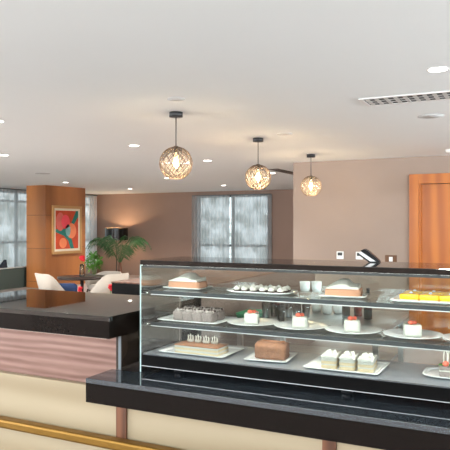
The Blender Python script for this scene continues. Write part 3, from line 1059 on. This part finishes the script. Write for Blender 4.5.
# slotted air vent
t = thing('air_vent', 'long white slotted air vent in the ceiling at the right', 'vent', (-0.53, 5.255, CEIL))
bm = bmesh.new()
for x0, x1, y0, y1 in ((-0.75, 0.75, -0.17, -0.1401), (-0.75, 0.75, 0.1401, 0.17), (-0.75, -0.72, -0.1399, 0.1399), (0.72, 0.75, -0.1399, 0.1399)):
    box(bm, x0, x1, y0, y1, -0.008, -0.0005)
obj('frame', bm, M_plastic, t)
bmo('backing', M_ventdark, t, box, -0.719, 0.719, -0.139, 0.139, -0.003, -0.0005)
bm = bmesh.new()
for i in range(2):
    y = -0.046 + 0.092 * i
    box(bm, -0.719, 0.719, y - 0.004, y + 0.004, -0.0078, -0.0035)
for i in range(19):
    x = -0.69 + 0.0765 * i
    for y0, y1 in ((-0.138, -0.0502), (-0.0418, 0.0418), (0.0502, 0.138)):
        box(bm, x - 0.016, x + 0.016, y0, y1, -0.0070, -0.0035)
obj('slats', bm, M_ventslat, t)
# linear slot further back
p = (-4.3, 12.3, CEIL)
t = thing('slot_diffuser', 'dark linear slot diffuser in the ceiling behind the taupe wall corner', 'vent', p)
bmo('frame', mat('vent_grey', (0.16, 0.155, 0.15, 1), 0.7), t, box, -0.10, 0.10, -1.6, 1.6, -0.010, -0.0005)
bm = bmesh.new()
for i in range(3):
    box(bm, -0.085 + 0.07 * i, -0.055 + 0.07 * i, -1.58, 1.58, -0.013, -0.0102)
obj('slats', bm, M_bronze, t)


M_grille = mat('grille_grey', (0.50, 0.50, 0.49, 1), 0.8)


def disc(u, v, r, name, lab, cat, drop=0.008):
    t = thing(name, lab, cat, cpt(u, v))
    bm = bmesh.new(); lathe(bm, [(r * 0.94, -0.003), (r, -0.003), (r, -0.0005), (r * 0.94, -0.0005)], 0, 0, 32); obj('rim', bm, M_grille, t)
    bm = bmesh.new(); lathe(bm, [(0, -0.004), (r * 0.935, -0.004), (r * 0.935, -0.0005), (0, -0.0005)], 0, 0, 32); obj('grille', bm, M_grille, t)


disc(431, 116, 0.125, 'ceiling_speaker', 'round flush ceiling speaker just beyond the slotted vent', 'speaker')
disc(176, 99, 0.075, 'ceiling_speaker', 'small round ceiling speaker in front of the nearest pendant', 'speaker')
disc(285, 134, 0.09, 'ceiling_speaker', 'small round ceiling speaker between middle and furthest pendants', 'speaker')
disc(42.7, 173.4, 0.15, 'ceiling_speaker', 'flat round ceiling speaker above and left of the column', 'speaker')
t = thing('smoke_detector', 'small white smoke detector on the ceiling above the door', 'smoke detector', cpt(449, 149.5))
bm = bmesh.new(); lathe(bm, [(0, -0.045), (0.03, -0.045), (0.045, -0.025), (0.05, -0.0005)], 0, 0, 24); obj('housing', bm, M_plastic, t)

# ------------------------------------------------------------------ painting on the column
t = thing('painting', 'abstract painting in a gold frame on the wood column', 'painting', (-11.398, 13.22, 1.54))
# local: painting plane faces +X; y along the wall, z up
PW, PH = 0.60, 0.655
bm = bmesh.new()
fw = 0.075
for a0, a1, b0, b1 in ((-PW, PW, PH - fw, PH), (-PW, PW, -PH, -PH + fw), (-PW, -PW + fw, -PH + fw, PH - fw), (PW - fw, PW, -PH + fw, PH - fw)):
    box(bm, 0.0, 0.05, a0, a1, b0, b1, 0.008)
obj('frame', bm, M_gold, t)
bm = bmesh.new()
iw, ih, mw = PW - fw, PH - fw, 0.06
for a0, a1, b0, b1 in ((-iw, iw, ih - mw, ih), (-iw, iw, -ih, -ih + mw), (-iw, -iw + mw, -ih + mw, ih - mw), (iw - mw, iw, -ih + mw, ih - mw)):
    box(bm, 0.001, 0.026, a0, a1, b0, b1)
obj('mount', bm, M_mount, t)
cw, ch = iw - mw, ih - mw
bm = bmesh.new()
box(bm, 0.001, 0.018, -cw, cw, -ch, ch, mi=0)


def flat(pts, x, mi):
    vs = [bm.verts.new((x, p[0], p[1])) for p in pts]
    f = bm.faces.new(vs); f.material_index = mi


def ell(cy, cz, ry, rz, x, mi):
    flat([(cy + ry * math.cos(2 * PI * i / 28), cz + rz * math.sin(2 * PI * i / 28)) for i in range(28)], x, mi)


flat([(cw, ch), (cw * 0.80, ch), (cw * 0.2, 0.05), (-cw * 0.25, 0.02), (-cw, 0.02), (-cw, -0.06), (-cw * 0.3, -0.16), (cw * 0.1, -0.30), (cw * 0.3, -ch), (cw * 0.62, -ch), (cw * 0.40, -0.25), (cw * 0.45, 0.05), (cw, 0.36)], 0.0184, 4)
ell(-0.27, 0.22, 0.17, 0.25, 0.0188, 2)
ell(-0.06, 0.22, 0.17, 0.19, 0.0192, 1)
ell(0.18, -0.03, 0.20, 0.21, 0.0188, 3)
ell(0.04, -0.02, 0.10, 0.16, 0.0192, 5)
ell(-0.16, -0.36, 0.15, 0.14, 0.0188, 3)
obj('canvas', bm, [M_p_red, M_p_pink, M_p_dust, M_p_orange, M_p_teal, M_p_aqua], t)

# ------------------------------------------------------------------ lounge furniture
def tub_chair(name, label, loc, rot, m, h=0.82, w=0.36):
    """shell armchair facing local -Y: tall back, arms sloping to the front"""
    t = thing(name, label, 'chair', loc, rot, 'cream shell armchairs')
    bm = bmesh.new()
    n = 28
    inner, outer, it, ot = [], [], [], []
    for i in range(n + 1):
        a = -0.30 * PI + (1.60 * PI) * i / n - 0.0   # angle round the seat, 0.5pi = back
        b = (a - PI / 2)
        q = min(1.0, max(0.0, abs(b) - 0.15 * PI) / (0.36 * PI))
        top = h - (h - 0.56) * (3 * q * q - 2 * q ** 3)
        fl = 1.0 + 0.18 * (1 - q)
        for ring, rr, z in ((outer, w * 0.80, 0.38), (ot, w * fl, top), (it, w * fl - 0.035, top), (inner, w * 0.80 - 0.04, 0.42)):
            ring.append(bm.verts.new((rr * math.cos(a), rr * math.sin(a) * 0.95, z)))
    for a, b in ((outer, ot), (ot, it), (it, inner), (inner, outer)):
        for i in range(n):
            bm.faces.new((a[i], a[i + 1], b[i + 1], b[i])).smooth = True
    for i in (0, n):
        bm.faces.new((outer[i], ot[i], it[i], inner[i]))
    obj('shell', bm, m, t)
    bm = bmesh.new(); lathe(bm, [(0, 0.36), (w * 0.74, 0.36), (w * 0.76, 0.40), (w * 0.70, 0.45), (0, 0.465)], 0, 0, 28); obj('seat', bm, m, t)
    for sx in (-1, 1):
        for sy in (-1, 1):
            bm = bmesh.new(); tube(bm, [(sx * 0.2, sy * 0.2, 0.37), (sx * 0.27, sy * 0.27, 0.0)], 0.016, 8, r1=0.010); obj('leg', bm, M_dkwood, t)
    return t


def floor_at(u, d):
    p = at(u, 225, d)
    return (p.x, p.y, 0.0)


tub_chair('armchair', 'cream shell armchair in front of the wood column with blue cushion', floor_at(61, 9.9), YAW + PI / 2 + 0.75, M_chair, 0.91)
p = floor_at(67, 9.82)
bm = bmesh.new(); blob_box(bm, -0.16, 0.16, -0.07, 0.07, 0.0, 0.27, 0.003, 0.14, 0, 6)
o = obj('cushion', bm, M_blue, None, (p[0], p[1], 0.467), YAW + 0.2)
tag(o, 'blue velvet cushion on the seat of the left armchair', 'cushion')
tub_chair('armchair', 'cream shell armchair right of the table, in front of the palm', floor_at(104, 9.85), YAW - PI / 2 - 0.7, M_chair, 0.91)
tub_chair('armchair', 'cream shell armchair behind the dark table, below the green bush', floor_at(102, 12.6), YAW - 0.5, M_chair, 0.70)

# dark table with vase
p = floor_at(82, 11.0)
t = thing('lounge_table', 'dark round table between the cream armchairs', 'table', p)
bm = bmesh.new(); lathe(bm, [(0, 0.715), (0.42, 0.715), (0.43, 0.73), (0.43, 0.75), (0, 0.75)], 0, 0, 36); obj('table_top', bm, M_dkwood, t)
bm = bmesh.new(); lathe(bm, [(0, 0.03), (0.03, 0.03), (0.03, 0.714), (0, 0.714)], 0, 0, 16); obj('column', bm, M_black_s, t)
bm = bmesh.new(); lathe(bm, [(0, 0), (0.24, 0), (0.24, 0.015), (0.04, 0.029), (0, 0.029)], 0, 0, 28); obj('foot', bm, M_black_s, t)


def rose_vase(loc, label, vh=0.2, stem=0.12, R=0.055):
    t = thing('flower_vase', label, 'vase', loc)
    bm = bmesh.new(); lathe(bm, [(0, 0), (0.04, 0), (0.05, 0.03), (0.042, vh * 0.6), (0.036, vh), (0.032, vh), (0.038, vh * 0.6), (0.045, 0.03), (0, 0.01)], 0, 0, 20); obj('glass_vase', bm, M_cleanglass, t)
    bm = bmesh.new(); tube(bm, [(0, 0, 0.015), (0.004, 0, vh), (0, 0, vh + stem)], 0.004, 6)
    obj('stem', bm, M_leafy, t)
    bm = bmesh.new()
    ball(bm, (0, 0, vh + stem), R * 0.7, 2, 0, (1, 1, 1), 0.05)
    for i in range(9):
        a = i * 2.4
        ball(bm, (R * 0.42 * math.cos(a), R * 0.42 * math.sin(a), vh + stem - 0.02 + 0.024 * (i % 3)), R * 0.55, 1, 0, (1, 1, 1), 0.08)
    obj('rose', bm, M_red, t)


rose_vase((p[0], p[1], 0.7505), 'glass vase with a red rose on the dark round table', 0.22, 0.10, 0.06)
# nearer table hidden behind the bar top; its two roses show above the granite
p = floor_at(96, 7.0)
t = thing('lounge_table', 'dark round table hidden behind the raised granite bar top', 'table', p)
bm = bmesh.new(); lathe(bm, [(0, 0.715), (0.42, 0.715), (0.43, 0.73), (0.43, 0.75), (0, 0.75)], 0, 0, 36); obj('table_top', bm, M_dkwood, t)
bm = bmesh.new(); lathe(bm, [(0, 0.03), (0.03, 0.03), (0.03, 0.714), (0, 0.714)], 0, 0, 16); obj('column', bm, M_black_s, t)
bm = bmesh.new(); lathe(bm, [(0, 0), (0.24, 0), (0.24, 0.015), (0.04, 0.029), (0, 0.029)], 0, 0, 28); obj('foot', bm, M_black_s, t)
q = floor_at(110.5, 7.0); rose_vase((q[0], q[1], 0.7505), 'red rose in a vase standing just behind the bar top, near the case', 0.12, 0.085, 0.032)
q = floor_at(80, 7.0); rose_vase((q[0], q[1], 0.7505), 'red rose in a vase barely rising above the bar top', 0.11, 0.065, 0.032)

# dark green low partition beside the window with a pale ledge and a navy cushion
t = thing('banquette', 'dark green banquette back with pale top ledge by the left window', 'bench', (0, 0, 0))
bmo('backrest', M_green, t, box, -12.30, -12.20, 8.5, 13.6, 0.0, 0.53)
bmo('ledge', M_sill, t, box, -12.32, -12.18, 8.5, 13.6, 0.5302, 0.556, 0.004)
bmo('seat', M_green, t, box, -12.85, -12.301, 8.5, 13.6, 0.0, 0.40, 0.02)
bm = bmesh.new()
pv = [(0, -0.17, 0), (0, 0.17, 0), (0, 0.10, 0.20), (0, 0.02, 0.10)]
cu = at(3, 267, 15.75)
a = [bm.verts.new((-0.05, -0.16, 0)), bm.verts.new((-0.05, 0.12, 0)), bm.verts.new((-0.05, 0.08, 0.22))]
b = [bm.verts.new((0.05, -0.16, 0)), bm.verts.new((0.05, 0.12, 0)), bm.verts.new((0.05, 0.08, 0.22))]
bm.faces.new(a); bm.faces.new(list(reversed(b)))
for i in range(3):
    j = (i + 1) % 3; bm.faces.new((a[i], b[i], b[j], a[j]))
bmesh.ops.bevel(bm, geom=list(bm.edges), offset=0.012, segments=2, affect='EDGES')
o = obj('menu_stand', bm, M_navy, None, (-12.25, xa(3, 1.0) and (-12.25 / (xa(3, 1.0))), 0.5565))
tag(o, 'small dark navy wedge standing on the banquette ledge at the left edge', 'menu stand')

# floor lamp by the far wall
lp = floor_at(116.5, 20.2)
t = thing('floor_lamp', 'floor lamp with large black drum shade against the far brown wall', 'lamp', lp)
bm = bmesh.new(); lathe(bm, [(0, 0), (0.17, 0), (0.17, 0.02), (0.02, 0.03), (0, 0.03)], 0, 0, 28); obj('base', bm, M_black_s, t)
bm = bmesh.new(); tube(bm, [(0, 0, 0.031), (0, 0, 1.30)], 0.012, 10); obj('pole', bm, M_black_s, t)
bm = bmesh.new()
for (r0, r1, mi) in ((0.375, 0.375, 0), (0.370, 0.370, 1)):
    lo = [bm.verts.new((r0 * math.cos(2 * PI * i / 40), r0 * math.sin(2 * PI * i / 40), 1.18)) for i in range(40)]
    hi = [bm.verts.new((r1 * math.cos(2 * PI * i / 40), r1 * math.sin(2 * PI * i / 40), 1.575)) for i in range(40)]
    for i in range(40):
        f = bm.faces.new((lo[i], lo[(i + 1) % 40], hi[(i + 1) % 40], hi[i])); f.smooth = True; f.material_index = mi
obj('lamp_shade', bm, [M_shade, M_shadein], t)
bm = bmesh.new(); ball(bm, (0, 0, 1.36), 0.04, 2); obj('bulb', bm, emission('floor_bulb', (1, 0.72, 0.42, 1), 30), t)
ld = bpy.data.lights.new('floor_lamp_light', 'POINT'); ld.energy = 26; ld.color = (1.0, 0.72, 0.44); ld.shadow_soft_size = 0.03
lo_ = bpy.data.objects.new('floor_lamp_light', ld); C.objects.link(lo_); lo_.parent = t; lo_.location = (0, 0, 1.42)

# palm
pp = floor_at(120, 14.9)
t = thing('potted_palm', 'arching potted palm in front of the black lamp shade', 'plant', pp)
bm = bmesh.new(); lathe(bm, [(0, 0), (0.16, 0), (0.21, 0.40), (0.19, 0.40), (0.17, 0.36), (0, 0.36)], 0, 0, 28); obj('planter', bm, M_pot, t)
bm = bmesh.new(); lathe(bm, [(0.05, 0.361), (0.045, 0.6), (0.03, 0.78), (0, 0.80)], 0, 0, 12); obj('trunk', bm, M_post, t)
random.seed(21)
for k in range(13):
    az = 2 * PI * k / 13 + random.uniform(-0.2, 0.2)
    L = random.uniform(0.62, 0.85)
    rise = random.uniform(0.48, 0.80)
    base_z = 0.72
    bm = bmesh.new()
    pts = []
    N = 26
    for i in range(N + 1):
        s = i / N
        pts.append(Vector((L * s * math.cos(az), L * s * math.sin(az), base_z + rise * math.sin(s * PI * 0.68) - 0.28 * s * s * s)))
    tube(bm, pts, 0.008, 5, r1=0.002)
    side = Vector((-math.sin(az), math.cos(az), 0))
    out = Vector((math.cos(az), math.sin(az), 0))
    for i in range(5, N):
        s = i / N
        ll = 0.30 * math.sin(PI * min(1, 0.22 + 0.75 * s)) ** 0.8
        for sg in (-1, 1):
            d = (side * sg * 0.75 + out * 0.45 + Vector((0, 0, -0.55 + random.uniform(-0.15, 0.15)))).normalized()
            b0 = pts[i]
            m_ = b0 + d * ll * 0.5 + Vector((0, 0, 0.02))
            e_ = b0 + d * ll
            w_ = out * 0.009
            v = [bm.verts.new(b0 - w_ * 0.5), bm.verts.new(b0 + w_ * 0.5), bm.verts.new(m_ + w_), bm.verts.new(e_), bm.verts.new(m_ - w_)]
            f = bm.faces.new(v)
    fr = obj('frond', bm, M_palm, t)

# small bright bush
bp_ = floor_at(94, 15.6)
t = thing('potted_bush', 'bright green leafy bush left of the arching palm', 'plant', bp_)
bm = bmesh.new(); lathe(bm, [(0, 0), (0.14, 0), (0.18, 0.42), (0.16, 0.42), (0.15, 0.38), (0, 0.38)], 0, 0, 24); obj('planter', bm, M_pot, t)
bm = bmesh.new()
for i in range(260):
    th, ph, r = random.uniform(0, 2 * PI), random.uniform(0.1, 2.4), 0.23 * random.uniform(0.5, 1.0) 
    c = Vector((r * math.sin(ph) * math.cos(th), r * math.sin(ph) * math.sin(th), 0.72 + 1.25 * r * math.cos(ph)))
    a = Vector((random.uniform(-1, 1), random.uniform(-1, 1), random.uniform(-1, 0.6))).normalized()
    b = a.cross(Vector((0.3, 0.8, 0.5))).normalized()
    l_ = 0.06
    vs = [bm.verts.new(c - a * l_), bm.verts.new(c + b * 0.022), bm.verts.new(c + a * l_), bm.verts.new(c - b * 0.022)]
    bm.faces.new(vs)
for i in range(9):
    th = i * 0.7
    tube(bm, [(0.02 * math.cos(th), 0.02 * math.sin(th), 0.379), (0.1 * math.cos(th), 0.1 * math.sin(th), 0.8)], 0.004, 5)
obj('foliage', bm, M_bush, t)
